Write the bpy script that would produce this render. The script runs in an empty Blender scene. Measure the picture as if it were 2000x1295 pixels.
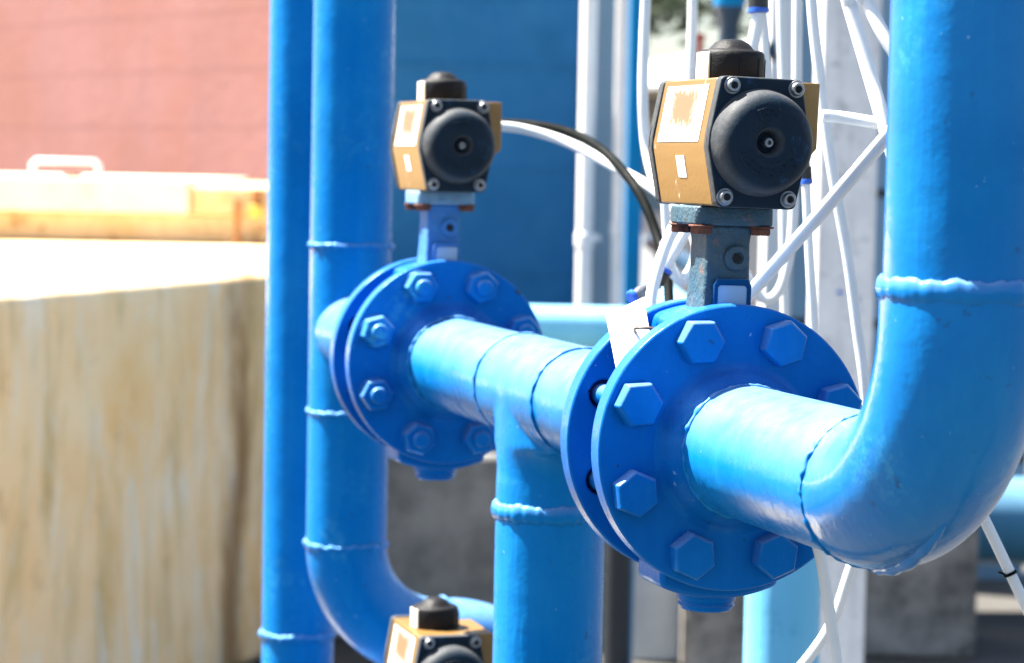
import bpy, bmesh, math, random
from mathutils import Vector, Matrix
from mathutils.geometry import delaunay_2d_cdt
R = math.radians
PI = math.pi
scene = bpy.context.scene
COL = scene.collection

# ------------------------------------------------------------------ camera
FPX, CX, CY = 5000.0, 1000.0, 647.5
PITCH, ROLL = R(3.66), R(1.1)
CAM = Vector((0, 0, 1.5))
FWD = Vector((0, math.cos(PITCH), -math.sin(PITCH)))
R0 = Vector((1, 0, 0))
U0 = Vector((0, math.sin(PITCH), math.cos(PITCH)))
RT = R0 * math.cos(ROLL) + U0 * math.sin(ROLL)
UP = -R0 * math.sin(ROLL) + U0 * math.cos(ROLL)
cd = bpy.data.cameras.new('camera')
cam = bpy.data.objects.new('camera', cd)
COL.objects.link(cam)
m = Matrix((RT, UP, -FWD)).transposed().to_4x4()
m.translation = CAM
cam.matrix_world = m
cd.sensor_width = 36
cd.lens = 36 * FPX / 2000
cd.clip_start, cd.clip_end = 0.05, 500
cd.dof.use_dof = True
cd.dof.focus_distance = 1.72
cd.dof.aperture_fstop = 11
cd.dof.aperture_blades = 0
scene.camera = cam

# ------------------------------------------------------------------ light
SUN_EL = R(58)
SUN_AZ = math.atan2(-0.92, 0.37)          # measured from +Y towards +X
to_sun = Vector((math.sin(SUN_AZ) * math.cos(SUN_EL), math.cos(SUN_AZ) * math.cos(SUN_EL), math.sin(SUN_EL)))
world = bpy.data.worlds.new('World')
scene.world = world
world.use_nodes = True
wn = world.node_tree.nodes
wl = world.node_tree.links
bg = wn['Background']
sky = wn.new('ShaderNodeTexSky')
sky.sky_type = 'NISHITA'
sky.sun_disc = False
sky.sun_elevation = SUN_EL
sky.sun_rotation = SUN_AZ
sky.dust_density = 2.0
sky.air_density = 1.0
wl.new(sky.outputs[0], bg.inputs[0])
bg.inputs[1].default_value = 0.05
sd = bpy.data.lights.new('sun', 'SUN')
sd.energy = 5.0
sd.angle = R(0.55)
sd.color = (1.0, 0.95, 0.87)
sun = bpy.data.objects.new('sun', sd)
COL.objects.link(sun)
sun.rotation_euler = to_sun.to_track_quat('Z', 'Y').to_euler()
vs = scene.view_settings
vs.view_transform = 'Standard'
vs.look = 'None'
vs.exposure = 2.5
vs.gamma = 1.0
vs.use_curve_mapping = False


def P(px, py, d):
    """the point seen at photo pixel (px, py), d metres in front of the lens"""
    return CAM + FWD * d + RT * ((px - CX) / FPX * d) - UP * ((py - CY) / FPX * d)


# ------------------------------------------------------------------ materials
MATS = {}


class NT:
    def __init__(s, name):
        s.m = bpy.data.materials.new(name)
        s.m.use_nodes = True
        s.t = s.m.node_tree
        s.n = s.t.nodes
        s.b = s.n['Principled BSDF']
        s.tc = s.n.new('ShaderNodeTexCoord')
        MATS[name] = s.m

    def link(s, a, b):
        s.t.links.new(a, b)

    def coord(s, scale=(1, 1, 1), kind='Object', loc=(0, 0, 0)):
        mp = s.n.new('ShaderNodeMapping')
        mp.inputs['Scale'].default_value = scale
        mp.inputs['Location'].default_value = loc
        s.link(s.tc.outputs[kind], mp.inputs[0])
        return mp.outputs[0]

    def noise(s, scale, detail=4, rough=0.55, vec=None, dist=0.0):
        n = s.n.new('ShaderNodeTexNoise')
        n.inputs['Scale'].default_value = scale
        n.inputs['Detail'].default_value = detail
        n.inputs['Roughness'].default_value = rough
        n.inputs['Distortion'].default_value = dist
        s.link(vec if vec is not None else s.coord(), n.inputs['Vector'])
        return n.outputs[0]

    def ramp(s, v, lo, hi, a=0.0, b=1.0):
        r = s.n.new('ShaderNodeMapRange')
        r.inputs[1].default_value, r.inputs[2].default_value = lo, hi
        r.inputs[3].default_value, r.inputs[4].default_value = a, b
        s.link(v, r.inputs[0])
        return r.outputs[0]

    def mix(s, f, a, b):
        x = s.n.new('ShaderNodeMix')
        x.data_type = 'RGBA'
        for i, v in ((0, f), (6, a), (7, b)):
            if isinstance(v, (int, float)):
                x.inputs[i].default_value = v
            elif isinstance(v, tuple):
                x.inputs[i].default_value = (*v, 1)
            else:
                s.link(v, x.inputs[i])
        return x.outputs[2]

    def math(s, op, a, b):
        x = s.n.new('ShaderNodeMath')
        x.operation = op
        for i, v in enumerate((a, b)):
            if isinstance(v, (int, float)):
                x.inputs[i].default_value = v
            else:
                s.link(v, x.inputs[i])
        return x.outputs[0]

    def bump(s, h, strength, dist):
        b = s.n.new('ShaderNodeBump')
        b.inputs['Strength'].default_value = strength
        b.inputs['Distance'].default_value = dist
        s.link(h, b.inputs['Height'])
        s.link(b.outputs[0], s.b.inputs['Normal'])

    def put(s, key, v):
        if isinstance(v, (int, float)):
            s.b.inputs[key].default_value = v
        elif isinstance(v, tuple):
            s.b.inputs[key].default_value = (*v, 1)
        else:
            s.link(v, s.b.inputs[key])
        return s


def simple(name, base, rough=0.5, metal=0.0, var=0.25, vscale=20, bump=0.0, bscale=120, spec=0.5):
    n = NT(name)
    f = n.ramp(n.noise(vscale, 5), 0.35, 0.7)
    c2 = tuple(max(0, c * (1 - var)) for c in base)
    n.put('Base Color', n.mix(f, base, c2))
    n.put('Roughness', n.ramp(n.noise(vscale * 1.7, 3), 0.3, 0.7, rough * 0.85, min(1, rough * 1.15)))
    n.put('Metallic', metal)
    n.put('Specular IOR Level', spec)
    if bump:
        n.bump(n.noise(bscale, 3), bump, 0.002)
    return n.m


def paint(name, base, light, rough=0.3, chips=0.0, grime=0.0, bump=0.35, coat=0.0, top_light=0.34, scuff=0.5, spec=0.4):
    """gloss paint: brushed-on tone changes, sunlit highlight painted on upper sides, scuffs, chips"""
    n = NT(name)
    f = n.ramp(n.noise(9, 6, 0.6), 0.42, 0.72)
    runs = n.ramp(n.noise(1.0, 4, 0.6, n.coord((70, 70, 6))), 0.5, 0.78)
    c = n.mix(n.math('MULTIPLY', f, 0.5), base, light)
    c = n.mix(n.math('MULTIPLY', runs, 0.4), c, light)
    dark = tuple(x * 0.62 for x in base)
    c = n.mix(n.math('MULTIPLY', n.ramp(n.noise(5, 5, 0.6, n.coord((1, 1, 1), 'Object', (3, 7, 1))), 0.5, 0.75), 0.5), c, dark)
    # sunlit whitening painted into the colour of faces that look up
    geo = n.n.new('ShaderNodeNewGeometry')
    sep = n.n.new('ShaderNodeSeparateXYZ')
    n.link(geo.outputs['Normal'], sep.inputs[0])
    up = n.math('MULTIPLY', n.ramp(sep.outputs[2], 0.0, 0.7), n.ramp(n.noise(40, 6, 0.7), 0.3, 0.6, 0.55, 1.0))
    c = n.mix(n.math('MULTIPLY', up, top_light), c, (0.36, 0.46, 0.55))
    if scuff:
        u = n.math('MULTIPLY', n.ramp(n.noise(14, 3, 0.5, n.coord((1, 1, 0.6), 'Object', (1, 2, 5))), 0.60, 0.68), n.ramp(n.noise(120, 6, 0.8), 0.47, 0.60))
        c = n.mix(n.math('MULTIPLY', u, scuff), c, (0.05, 0.30, 0.50))
    spots = n.ramp(n.noise(160, 2, 0.5), 0.745, 0.775)
    c = n.mix(n.math('MULTIPLY', spots, 0.5), c, tuple(min(1, 0.25 + x) for x in light))
    if grime:
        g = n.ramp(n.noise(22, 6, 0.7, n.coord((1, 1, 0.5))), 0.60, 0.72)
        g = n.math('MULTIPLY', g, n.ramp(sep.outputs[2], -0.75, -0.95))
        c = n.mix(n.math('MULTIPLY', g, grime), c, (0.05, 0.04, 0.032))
    if chips:
        k = n.ramp(n.noise(75, 3, 0.6), 0.695, 0.72)
        c = n.mix(n.math('MULTIPLY', k, chips), c, (0.02, 0.025, 0.035))
        k = n.ramp(n.noise(240, 2, 0.5), 0.735, 0.75)
        c = n.mix(n.math('MULTIPLY', k, chips), c, (0.03, 0.022, 0.018))
    n.put('Base Color', c)
    n.put('Roughness', n.ramp(n.noise(30, 4), 0.3, 0.7, rough * 0.75, rough * 1.35))
    n.put('Specular IOR Level', spec)
    n.b.inputs['Specular Tint'].default_value = (0.06, 0.5, 1.0, 1)
    n.put('Coat Weight', coat)
    n.put('Coat Roughness', 0.07)
    h = n.math('ADD', n.math('MULTIPLY', n.noise(38, 3, 0.5), 1.0), n.math('MULTIPLY', n.noise(190, 2, 0.5), 0.22))
    h = n.math('ADD', h, n.math('MULTIPLY', spots, 0.25))
    h = n.math('ADD', h, n.math('MULTIPLY', runs, 0.25))
    n.bump(h, bump, 0.0022)
    return n.m


BLUE, BLUE_L = (0.001, 0.140, 0.43), (0.014, 0.215, 0.49)
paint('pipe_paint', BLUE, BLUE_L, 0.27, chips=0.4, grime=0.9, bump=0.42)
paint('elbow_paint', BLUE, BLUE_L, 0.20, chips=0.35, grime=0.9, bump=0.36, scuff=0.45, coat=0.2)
paint('flange_paint', (0.001, 0.104, 0.41), (0.006, 0.145, 0.46), 0.28, chips=0.8, bump=0.5, top_light=0.05)
paint('bolt_paint', (0.001, 0.112, 0.42), (0.009, 0.160, 0.47), 0.26, chips=0.5, bump=0.6, top_light=0.3, scuff=0.9)
paint('pale_pipe_paint', (0.15, 0.48, 0.70), (0.22, 0.55, 0.75), 0.4, bump=0.2, top_light=0.3)
paint('big_pipe_paint', (0.06, 0.19, 0.31), (0.09, 0.23, 0.36), 0.4, bump=0.1, top_light=0.2)
paint('cabinet_paint', (0.018, 0.108, 0.27), (0.03, 0.135, 0.31), 0.5, bump=0.05, top_light=0.0, scuff=0)
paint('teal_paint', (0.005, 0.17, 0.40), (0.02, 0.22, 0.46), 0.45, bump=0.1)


def casting(name, paint_c, iron, rustamt):
    n = NT(name)
    f = n.ramp(n.noise(26, 6, 0.65), 0.42, 0.62)
    c = n.mix(f, paint_c, iron)
    r = n.ramp(n.noise(48, 5, 0.7), 0.60, 0.68)
    c = n.mix(n.math('MULTIPLY', r, rustamt), c, (0.22, 0.075, 0.025))
    k = n.ramp(n.noise(140, 3), 0.66, 0.70)
    c = n.mix(n.math('MULTIPLY', k, rustamt), c, (0.03, 0.03, 0.03))
    n.put('Base Color', c).put('Roughness', 0.62)
    h = n.math('ADD', n.noise(130, 4, 0.6), n.math('MULTIPLY', n.noise(420, 2), 0.4))
    n.bump(h, 0.8, 0.0022)
    return n.m


casting('weathered_casting', (0.008, 0.052, 0.088), (0.040, 0.068, 0.078), 0.5)
casting('blue_casting', (0.008, 0.12, 0.37), (0.025, 0.16, 0.39), 0.2)
paint('frame_paint', (0.002, 0.040, 0.13), (0.006, 0.07, 0.19), 0.3, chips=0.6, top_light=0.1)
casting('pale_casting', (0.09, 0.22, 0.36), (0.17, 0.27, 0.36), 0.4)
simple('rusty_steel', (0.16, 0.05, 0.025), 0.75, 0.2, 0.6, 120, 0.8, 300)
simple('screw_steel', (0.26, 0.27, 0.28), 0.42, 0.8, 0.35, 160, 0.2, 400)
simple('socket_dark', (0.012, 0.011, 0.010), 0.8)
simple('black_plastic', (0.006, 0.006, 0.007), 0.55, 0, 0.3, 60, 0.25, 500, 0.2)
simple('fitting_black', (0.015, 0.017, 0.02), 0.4)
simple('collar_blue', (0.02, 0.13, 0.62), 0.35)
simple('cream_plastic', (0.80, 0.74, 0.56), 0.4, 0, 0.15)
simple('cable_black', (0.0025, 0.004, 0.004), 0.7, spec=0.06)
simple('wire_brown', (0.09, 0.06, 0.045), 0.5)
simple('paper', (0.86, 0.86, 0.85), 0.7, 0, 0.05, 30, 0.15, 60)
simple('white_paint', (0.80, 0.81, 0.80), 0.45, 0, 0.08)
simple('cream_paint', (0.78, 0.70, 0.55), 0.6, 0, 0.15)
simple('pale_wall', (0.74, 0.78, 0.80), 0.7, 0, 0.1, 3)
simple('slate_panel', (0.20, 0.34, 0.46), 0.5, 0, 0.15, 3)
simple('navy_paint', (0.006, 0.035, 0.075), 0.45, 0, 0.3)
simple('red_paint', (0.45, 0.05, 0.03), 0.5)
simple('brass', (0.60, 0.42, 0.10), 0.35, 0.8)
simple('dark_rust', (0.28, 0.12, 0.03), 0.8, 0, 0.5, 15)
simple('leaf_green', (0.035, 0.055, 0.02), 0.55, 0, 0.5, 2)
simple('bark', (0.12, 0.09, 0.065), 0.9, 0, 0.4, 8)
simple('drain_dark', (0.015, 0.022, 0.03), 0.6)

# nylon air hose
n = NT('nylon_tube')
n.put('Base Color', n.mix(n.ramp(n.noise(14, 3), 0.4, 0.7), (0.76, 0.78, 0.78), (0.64, 0.69, 0.71)))
n.put('Roughness', 0.33).put('Transmission Weight', 0.12).put('Subsurface Weight', 0.25)
n.b.inputs['Subsurface Radius'].default_value = (0.01, 0.01, 0.01)
n.b.inputs['Subsurface Scale'].default_value = 0.4

# black cast end cap with dust patches; sides painted grey as a sunlit rim
n = NT('cap_black')
sc_ = n.ramp(n.noise(70, 6, 0.75, n.coord((1, 1, 0.6))), 0.60, 0.72)
c = n.mix(n.math('MULTIPLY', sc_, 0.4), (0.0040, 0.013, 0.023), (0.02, 0.09, 0.2))
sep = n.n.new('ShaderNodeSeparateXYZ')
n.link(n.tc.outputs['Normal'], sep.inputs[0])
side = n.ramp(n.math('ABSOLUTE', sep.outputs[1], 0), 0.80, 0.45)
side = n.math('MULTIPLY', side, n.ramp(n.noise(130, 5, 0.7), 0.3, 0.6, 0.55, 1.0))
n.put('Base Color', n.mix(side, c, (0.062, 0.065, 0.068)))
n.put('Roughness', n.ramp(n.noise(50, 4), 0.3, 0.7, 0.5, 0.65))
n.put('Specular IOR Level', 0.14)
n.bump(n.math('ADD', n.noise(330, 3), n.math('MULTIPLY', n.noise(60, 3), 0.3)), 0.28, 0.0012)

# anodised gold with scratches
n = NT('gold_anodised')
f = n.ramp(n.noise(1.0, 5, 0.6, n.coord((60, 6, 60))), 0.35, 0.7)
c = n.mix(f, (0.180, 0.095, 0.019), (0.215, 0.118, 0.030))
st = n.ramp(n.noise(55, 6, 0.75, n.coord((1, 1, 0.4))), 0.61, 0.66)
c = n.mix(n.math('MULTIPLY', st, 0.75), c, (0.78, 0.74, 0.66))
dk = n.ramp(n.noise(30, 6, 0.7), 0.55, 0.72)
c = n.mix(n.math('MULTIPLY', dk, 0.35), c, (0.20, 0.11, 0.045))
n.put('Base Color', c).put('Roughness', 0.42).put('Metallic', 0.15)
n.bump(n.noise(300, 3), 0.15, 0.001)

# worn white sticker
n = NT('worn_sticker')
edge = n.n.new('ShaderNodeUVMap')
sep = n.n.new('ShaderNodeSeparateXYZ')
n.link(n.tc.outputs['UV'], sep.inputs[0])
ux = n.math('ABSOLUTE', n.math('SUBTRACT', sep.outputs[0], 0.52), 0)
uy = n.math('ABSOLUTE', n.math('SUBTRACT', sep.outputs[1], 0.60), 0)
d = n.math('MAXIMUM', n.math('MULTIPLY', ux, 1.05), n.math('MULTIPLY', uy, 1.0))
d = n.math('ADD', d, n.math('MULTIPLY', n.math('SUBTRACT', n.noise(1, 6, 0.7, n.coord((420, 420, 130))), 0.5), 0.75))
n.put('Base Color', n.mix(n.ramp(d, 0.24, 0.50), (0.17, 0.092, 0.042), (0.66, 0.64, 0.60)))
n.put('Roughness', 0.6)

# glossy nameplate with splashed paint
n = NT('name_plate')
f = n.math('ADD', n.noise(90, 6, 0.75), 0.0)
sep = n.n.new('ShaderNodeSeparateXYZ')
n.link(n.tc.outputs['Generated'], sep.inputs[0])
f = n.math('ADD', f, n.math('MULTIPLY', n.math('SUBTRACT', sep.outputs[2], 0.38), -0.5))
n.put('Base Color', n.mix(n.ramp(f, 0.53, 0.56), (0.24, 0.42, 0.60), (0.006, 0.09, 0.30)))
n.put('Roughness', 0.18).put('Coat Weight', 0.4)


def concrete(name, a, b, stain, stain_amt, streak=0.5, scale=3.0, rough=0.85):
    n = NT(name)
    f = n.ramp(n.noise(scale, 7, 0.65), 0.40, 0.60)
    c = n.mix(f, a, b)
    s2 = n.ramp(n.noise(1.0, 6, 0.65, n.coord((scale * 2.2, scale * 2.2, scale * 0.35))), 0.50, 0.70)
    c = n.mix(n.math('MULTIPLY', s2, streak), c, stain)
    s3 = n.ramp(n.noise(scale * 2.7, 6, 0.7), 0.56, 0.70)
    c = n.mix(n.math('MULTIPLY', s3, stain_amt), c, tuple(x * 0.6 for x in stain))
    n.put('Base Color', c).put('Roughness', rough).put('Specular IOR Level', 0.25)
    n.bump(n.noise(scale * 14, 5, 0.6), 0.4, 0.01)
    return n.m


n = NT('tank_concrete')
c = n.mix(n.ramp(n.noise(2.4, 7, 0.65), 0.36, 0.66), (0.98, 0.72, 0.44), (0.92, 0.56, 0.24))
v = n.ramp(n.noise(1.0, 7, 0.68, n.coord((4.2, 4.2, 0.8)), 1.2), 0.47, 0.64)
c = n.mix(n.math('MULTIPLY', v, 0.75), c, (0.56, 0.38, 0.15))
v = n.ramp(n.noise(1.0, 6, 0.7, n.coord((8, 8, 1.6), 'Object', (3, 1, 2)), 1.5), 0.52, 0.64)
c = n.mix(n.math('MULTIPLY', v, 0.6), c, (0.86, 0.82, 0.74))
v = n.ramp(n.noise(5, 6, 0.7), 0.60, 0.72)
c = n.mix(n.math('MULTIPLY', v, 0.5), c, (0.42, 0.26, 0.16))
sep = n.n.new('ShaderNodeSeparateXYZ')
n.link(n.tc.outputs['Object'], sep.inputs[0])
wob = n.math('MULTIPLY', n.math('SUBTRACT', n.noise(1, 4, 0.6, n.coord((3, 3, 2.2))), 0.5), 0.10)
dx = n.math('ABSOLUTE', n.math('SUBTRACT', n.math('ADD', sep.outputs[0], wob), 0.055), 0)
seam_ = n.math('MULTIPLY', n.ramp(dx, 0.012, 0.040, 1.0, 0.0), n.ramp(n.noise(1, 5, 0.6, n.coord((6, 6, 2.4))), 0.35, 0.55, 0.35, 1.0))
c = n.mix(n.math('MULTIPLY', seam_, 0.85), c, (0.26, 0.13, 0.045))
n.put('Base Color', c).put('Roughness', 0.85).put('Specular IOR Level', 0.25)
n.bump(n.noise(30, 5, 0.6), 0.4, 0.01)
concrete('curb_concrete', (0.66, 0.55, 0.36), (0.55, 0.42, 0.22), (0.38, 0.20, 0.05), 0.9, 0.35, 3.4)
concrete('dark_concrete', (0.30, 0.295, 0.28), (0.16, 0.16, 0.155), (0.085, 0.083, 0.078), 0.5, 0.5, 3.6)
concrete('block_concrete', (0.34, 0.315, 0.28), (0.11, 0.105, 0.10), (0.035, 0.032, 0.03), 0.8, 0.4, 4.5)
concrete('post_concrete', (0.72, 0.73, 0.73), (0.84, 0.84, 0.83), (0.34, 0.345, 0.35), 0.6, 0.55, 9)
concrete('ground_concrete', (0.074, 0.069, 0.062), (0.06, 0.057, 0.052), (0.042, 0.038, 0.034), 0.5, 0.0, 0.8)
concrete('bounce_concrete', (0.58, 0.50, 0.39), (0.50, 0.43, 0.33), (0.36, 0.30, 0.22), 0.4, 0.0, 1.0)
concrete('grey_render', (0.60, 0.62, 0.63), (0.5, 0.52, 0.53), (0.36, 0.36, 0.36), 0.3, 0.4, 3)
n = NT('leak_tint')  # pink of the light leak put into a wall colour
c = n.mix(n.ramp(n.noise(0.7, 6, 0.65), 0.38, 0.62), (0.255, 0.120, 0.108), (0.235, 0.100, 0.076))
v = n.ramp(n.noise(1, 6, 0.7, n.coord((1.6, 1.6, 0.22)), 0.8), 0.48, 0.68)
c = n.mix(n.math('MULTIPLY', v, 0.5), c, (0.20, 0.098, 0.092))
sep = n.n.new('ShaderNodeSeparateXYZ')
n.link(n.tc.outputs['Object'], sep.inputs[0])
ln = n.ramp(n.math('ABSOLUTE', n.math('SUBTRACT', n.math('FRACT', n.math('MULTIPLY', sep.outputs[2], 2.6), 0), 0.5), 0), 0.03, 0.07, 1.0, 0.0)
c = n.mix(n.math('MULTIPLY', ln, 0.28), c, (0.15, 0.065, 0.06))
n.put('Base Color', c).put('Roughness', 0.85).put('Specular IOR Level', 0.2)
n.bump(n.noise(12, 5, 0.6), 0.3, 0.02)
concrete('lid_paint', (0.74, 0.66, 0.54), (0.70, 0.60, 0.46), (0.55, 0.36, 0.12), 0.25, 0.1, 2.5, 0.6)


# ------------------------------------------------------------------ mesh helpers
def frame(a):
    a = Vector(a).normalized()
    t = Vector((0, 0, 1)) if abs(a.z) < 0.9 else Vector((1, 0, 0))
    x = t.cross(a).normalized()
    return x, a.cross(x).normalized(), a


class MB:
    def __init__(s):
        s.v, s.f = [], []

    def add(s, vs, fs):
        k = len(s.v)
        s.v += [Vector(p) for p in vs]
        s.f += [tuple(i + k for i in f) for f in fs]
        return s

    def box(s, x0, x1, y0, y1, z0, z1):
        vs = [(x, y, z) for z in (z0, z1) for y in (y0, y1) for x in (x0, x1)]
        return s.add(vs, [(0, 2, 3, 1), (4, 5, 7, 6), (0, 1, 5, 4), (2, 6, 7, 3), (0, 4, 6, 2), (1, 3, 7, 5)])

    def prism(s, poly, y0, y1, axis='y'):
        """poly in (x,z) swept along y, or (x,y) swept along z"""
        k = len(poly)
        if axis == 'y':
            vs = [(p[0], y0, p[1]) for p in poly] + [(p[0], y1, p[1]) for p in poly]
        else:
            vs = [(p[0], p[1], y0) for p in poly] + [(p[0], p[1], y1) for p in poly]
        fs = [tuple(range(k)), tuple(range(2 * k - 1, k - 1, -1))]
        fs += [(i, (i + 1) % k, k + (i + 1) % k, k + i) for i in range(k)]
        return s.add(vs, fs)

    def lathe(s, prof, o=(0, 0, 0), a=(0, 1, 0), seg=64, close=False):
        x, y, a = frame(a)
        o = Vector(o)
        vs, fs = [], []
        for r, t in prof:
            for i in range(seg):
                q = 2 * PI * i / seg
                vs.append(o + a * t + (x * math.cos(q) + y * math.sin(q)) * r)
        n = len(prof)
        for j in range(n if close else n - 1):
            for i in range(seg):
                i2, j2 = (i + 1) % seg, (j + 1) % n
                fs.append((j * seg + i, j * seg + i2, j2 * seg + i2, j2 * seg + i))
        if not close:
            if prof[0][0] > 1e-6:
                fs.append(tuple(range(seg)))
            if prof[-1][0] > 1e-6:
                fs.append(tuple((n - 1) * seg + i for i in range(seg)))
        return s.add(vs, fs)

    def cyl(s, o, a, r, h, seg=32, ch=0.0):
        if ch:
            return s.lathe([(r - ch, 0), (r, ch), (r, h - ch), (r - ch, h)], o, a, seg)
        return s.lathe([(r, 0), (r, h)], o, a, seg)

    def sweep(s, pts, rad, seg=24, caps=True):
        pts = [Vector(p) for p in pts]
        n = len(pts)
        rad = rad if isinstance(rad, (list, tuple)) else [rad] * n
        tang = [(pts[min(i + 1, n - 1)] - pts[max(i - 1, 0)]).normalized() for i in range(n)]
        x, y, _ = frame(tang[0])
        vs, fs = [], []
        for i in range(n):
            t = tang[i]
            x = (x - t * x.dot(t)).normalized()
            y = t.cross(x)
            for k in range(seg):
                q = 2 * PI * k / seg
                vs.append(pts[i] + (x * math.cos(q) + y * math.sin(q)) * rad[i])
        for i in range(n - 1):
            for k in range(seg):
                k2 = (k + 1) % seg
                fs.append((i * seg + k, i * seg + k2, (i + 1) * seg + k2, (i + 1) * seg + k))
        if caps:
            fs.append(tuple(range(seg)))
            fs.append(tuple((n - 1) * seg + k for k in range(seg)))
        return s.add(vs, fs)

    def bead(s, o, a, rad, r, lump=0.35, seed=0, wide=1.0, seg=160, sub=10):
        """a lumpy weld bead round a pipe"""
        rnd = random.Random(seed)
        x, y, a = frame(a)
        o = Vector(o)
        waves = [(rnd.randint(3, 9), rnd.random() * 6.3, 0.5), (rnd.randint(11, 22), rnd.random() * 6.3, 0.35),
                 (rnd.randint(19, 31), rnd.random() * 6.3, 0.4), (rnd.randint(33, 52), rnd.random() * 6.3, 0.18)]
        vs, fs = [], []
        for i in range(seg):
            q = 2 * PI * i / seg
            k = 1 + lump * (sum(w * math.sin(f * q + p) for f, p, w in waves) + rnd.uniform(-.35, .35))
            off = lump * r * 0.9 * (math.sin(waves[0][0] * q + 1) * .6 + math.sin(waves[2][0] * q + 2) * .5)
            e = x * math.cos(q) + y * math.sin(q)
            for j in range(sub):
                w = 2 * PI * j / sub
                kk = k * (1 + lump * 0.35 * math.sin(waves[1][0] * q + w * 2))
                vs.append(o + e * (rad + math.cos(w) * r * kk) + a * (math.sin(w) * r * wide * kk + off))
        for i in range(seg):
            for j in range(sub):
                i2, j2 = (i + 1) % seg, (j + 1) % sub
                fs.append((i * sub + j, i2 * sub + j, i2 * sub + j2, i * sub + j2))
        return s.add(vs, fs)

    def hexa(s, o, a, af, h, rot=0.0):
        """hexagon head or nut with a chamfered outer face"""
        x, y, a = frame(a)
        o = Vector(o)
        rc = af / math.sqrt(3)
        vs, fs = [], []
        rings = [(1.0, 0, 6), (1.0, h * 0.80, 6), (0.90, h, 6)]
        for k, t, _ in rings:
            for i in range(6):
                q = rot + PI / 3 * i
                vs.append(o + a * t + (x * math.cos(q) + y * math.sin(q)) * rc * k)
        for j in range(2):
            for i in range(6):
                fs.append((j * 6 + i, j * 6 + (i + 1) % 6, (j + 1) * 6 + (i + 1) % 6, (j + 1) * 6 + i))
        fs += [tuple(range(6)), tuple(range(12, 18))]
        return s.add(vs, fs)

    def plate(s, outer, holes, y0, y1):
        """flat plate in the x,z plane with through holes, thickness y0..y1"""
        pts, edges = [], []
        loops = [outer] + holes
        for lp in loops:
            k = len(pts)
            pts += [Vector(p) for p in lp]
            edges += [(k + i, k + (i + 1) % len(lp)) for i in range(len(lp))]
        cv, ce, cf, *_ = delaunay_2d_cdt(pts, edges, [], 0, 1e-7)

        def inside(p, lp):
            r, j = False, len(lp) - 1
            for i in range(len(lp)):
                if (lp[i][1] > p.y) != (lp[j][1] > p.y) and p.x < (lp[j][0] - lp[i][0]) * (p.y - lp[i][1]) / (lp[j][1] - lp[i][1]) + lp[i][0]:
                    r = not r
                j = i
            return r
        keep = []
        for f in cf:
            g = sum((cv[i] for i in f), Vector((0, 0))) / len(f)
            if inside(g, outer) and not any(inside(g, h) for h in holes):
                keep.append(f)
        cf = keep
        vs = [(p.x, y0, p.y) for p in cv] + [(p.x, y1, p.y) for p in cv]
        k = len(cv)
        fs = [tuple(f) for f in cf] + [tuple(i + k for i in reversed(f)) for f in cf]
        from collections import Counter
        cnt = Counter()
        for f in cf:
            for i in range(len(f)):
                cnt[tuple(sorted((f[i], f[(i + 1) % len(f)])))] += 1
        fs += [(a, b, b + k, a + k) for (a, b), c in cnt.items() if c == 1]
        return s.add(vs, fs)

    def xf(s, mtx):
        s.v = [mtx @ p for p in s.v]
        return s

    def build(s, name, mat, parent=None, bevel=0.0, smooth=38, seg=2, remesh=0, uv=None):
        me = bpy.data.meshes.new(name)
        bm = bmesh.new()
        vv = [bm.verts.new(p) for p in s.v]
        for f in s.f:
            try:
                bm.faces.new([vv[i] for i in f])
            except ValueError:
                pass
        bmesh.ops.remove_doubles(bm, verts=bm.verts, dist=1e-6)
        bmesh.ops.recalc_face_normals(bm, faces=bm.faces)
        bm.to_mesh(me)
        bm.free()
        if smooth:
            me.shade_smooth()
            if smooth < 180:
                me.set_sharp_from_angle(angle=R(smooth))
        me.materials.append(MATS[mat])
        o = bpy.data.objects.new(name, me)
        COL.objects.link(o)
        if parent is not None:
            o.parent = parent
        if bevel:
            b = o.modifiers.new('bevel', 'BEVEL')
            b.width = bevel
            b.segments = seg
            b.limit_method = 'ANGLE'
            b.angle_limit = R(35)
            b.harden_normals = False
        if remesh:
            r = o.modifiers.new('remesh', 'REMESH')
            r.mode = 'VOXEL'
            r.voxel_size = remesh
            r.use_smooth_shade = True
            q = o.modifiers.new('smooth', 'SMOOTH')
            q.factor = 0.5
            q.iterations = 14
        return o


def tag(o, label=None, cat=None, group=None, kind=None):
    if label:
        o['label'] = label
    if cat:
        o['category'] = cat
    if group:
        o['group'] = group
    if kind:
        o['kind'] = kind
    return o


def thing(name, loc, label, cat, group=None, yaw=0.0, tilt=0.0):
    o = bpy.data.objects.new(name, None)
    o.empty_display_size = 0.05
    COL.objects.link(o)
    o.location = loc
    o.rotation_euler = (0, tilt, yaw)
    return tag(o, label, cat, group)


def arc(c, e1, e2, r, a0, a1, n=20):
    c, e1, e2 = Vector(c), Vector(e1), Vector(e2)
    return [c + e1 * (r * math.cos(a0 + (a1 - a0) * i / n)) + e2 * (r * math.sin(a0 + (a1 - a0) * i / n)) for i in range(n + 1)]


def circle(cx, cz, r, n, a0=0.0):
    return [(cx + r * math.cos(a0 + 2 * PI * i / n), cz + r * math.sin(a0 + 2 * PI * i / n)) for i in range(n)]


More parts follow.
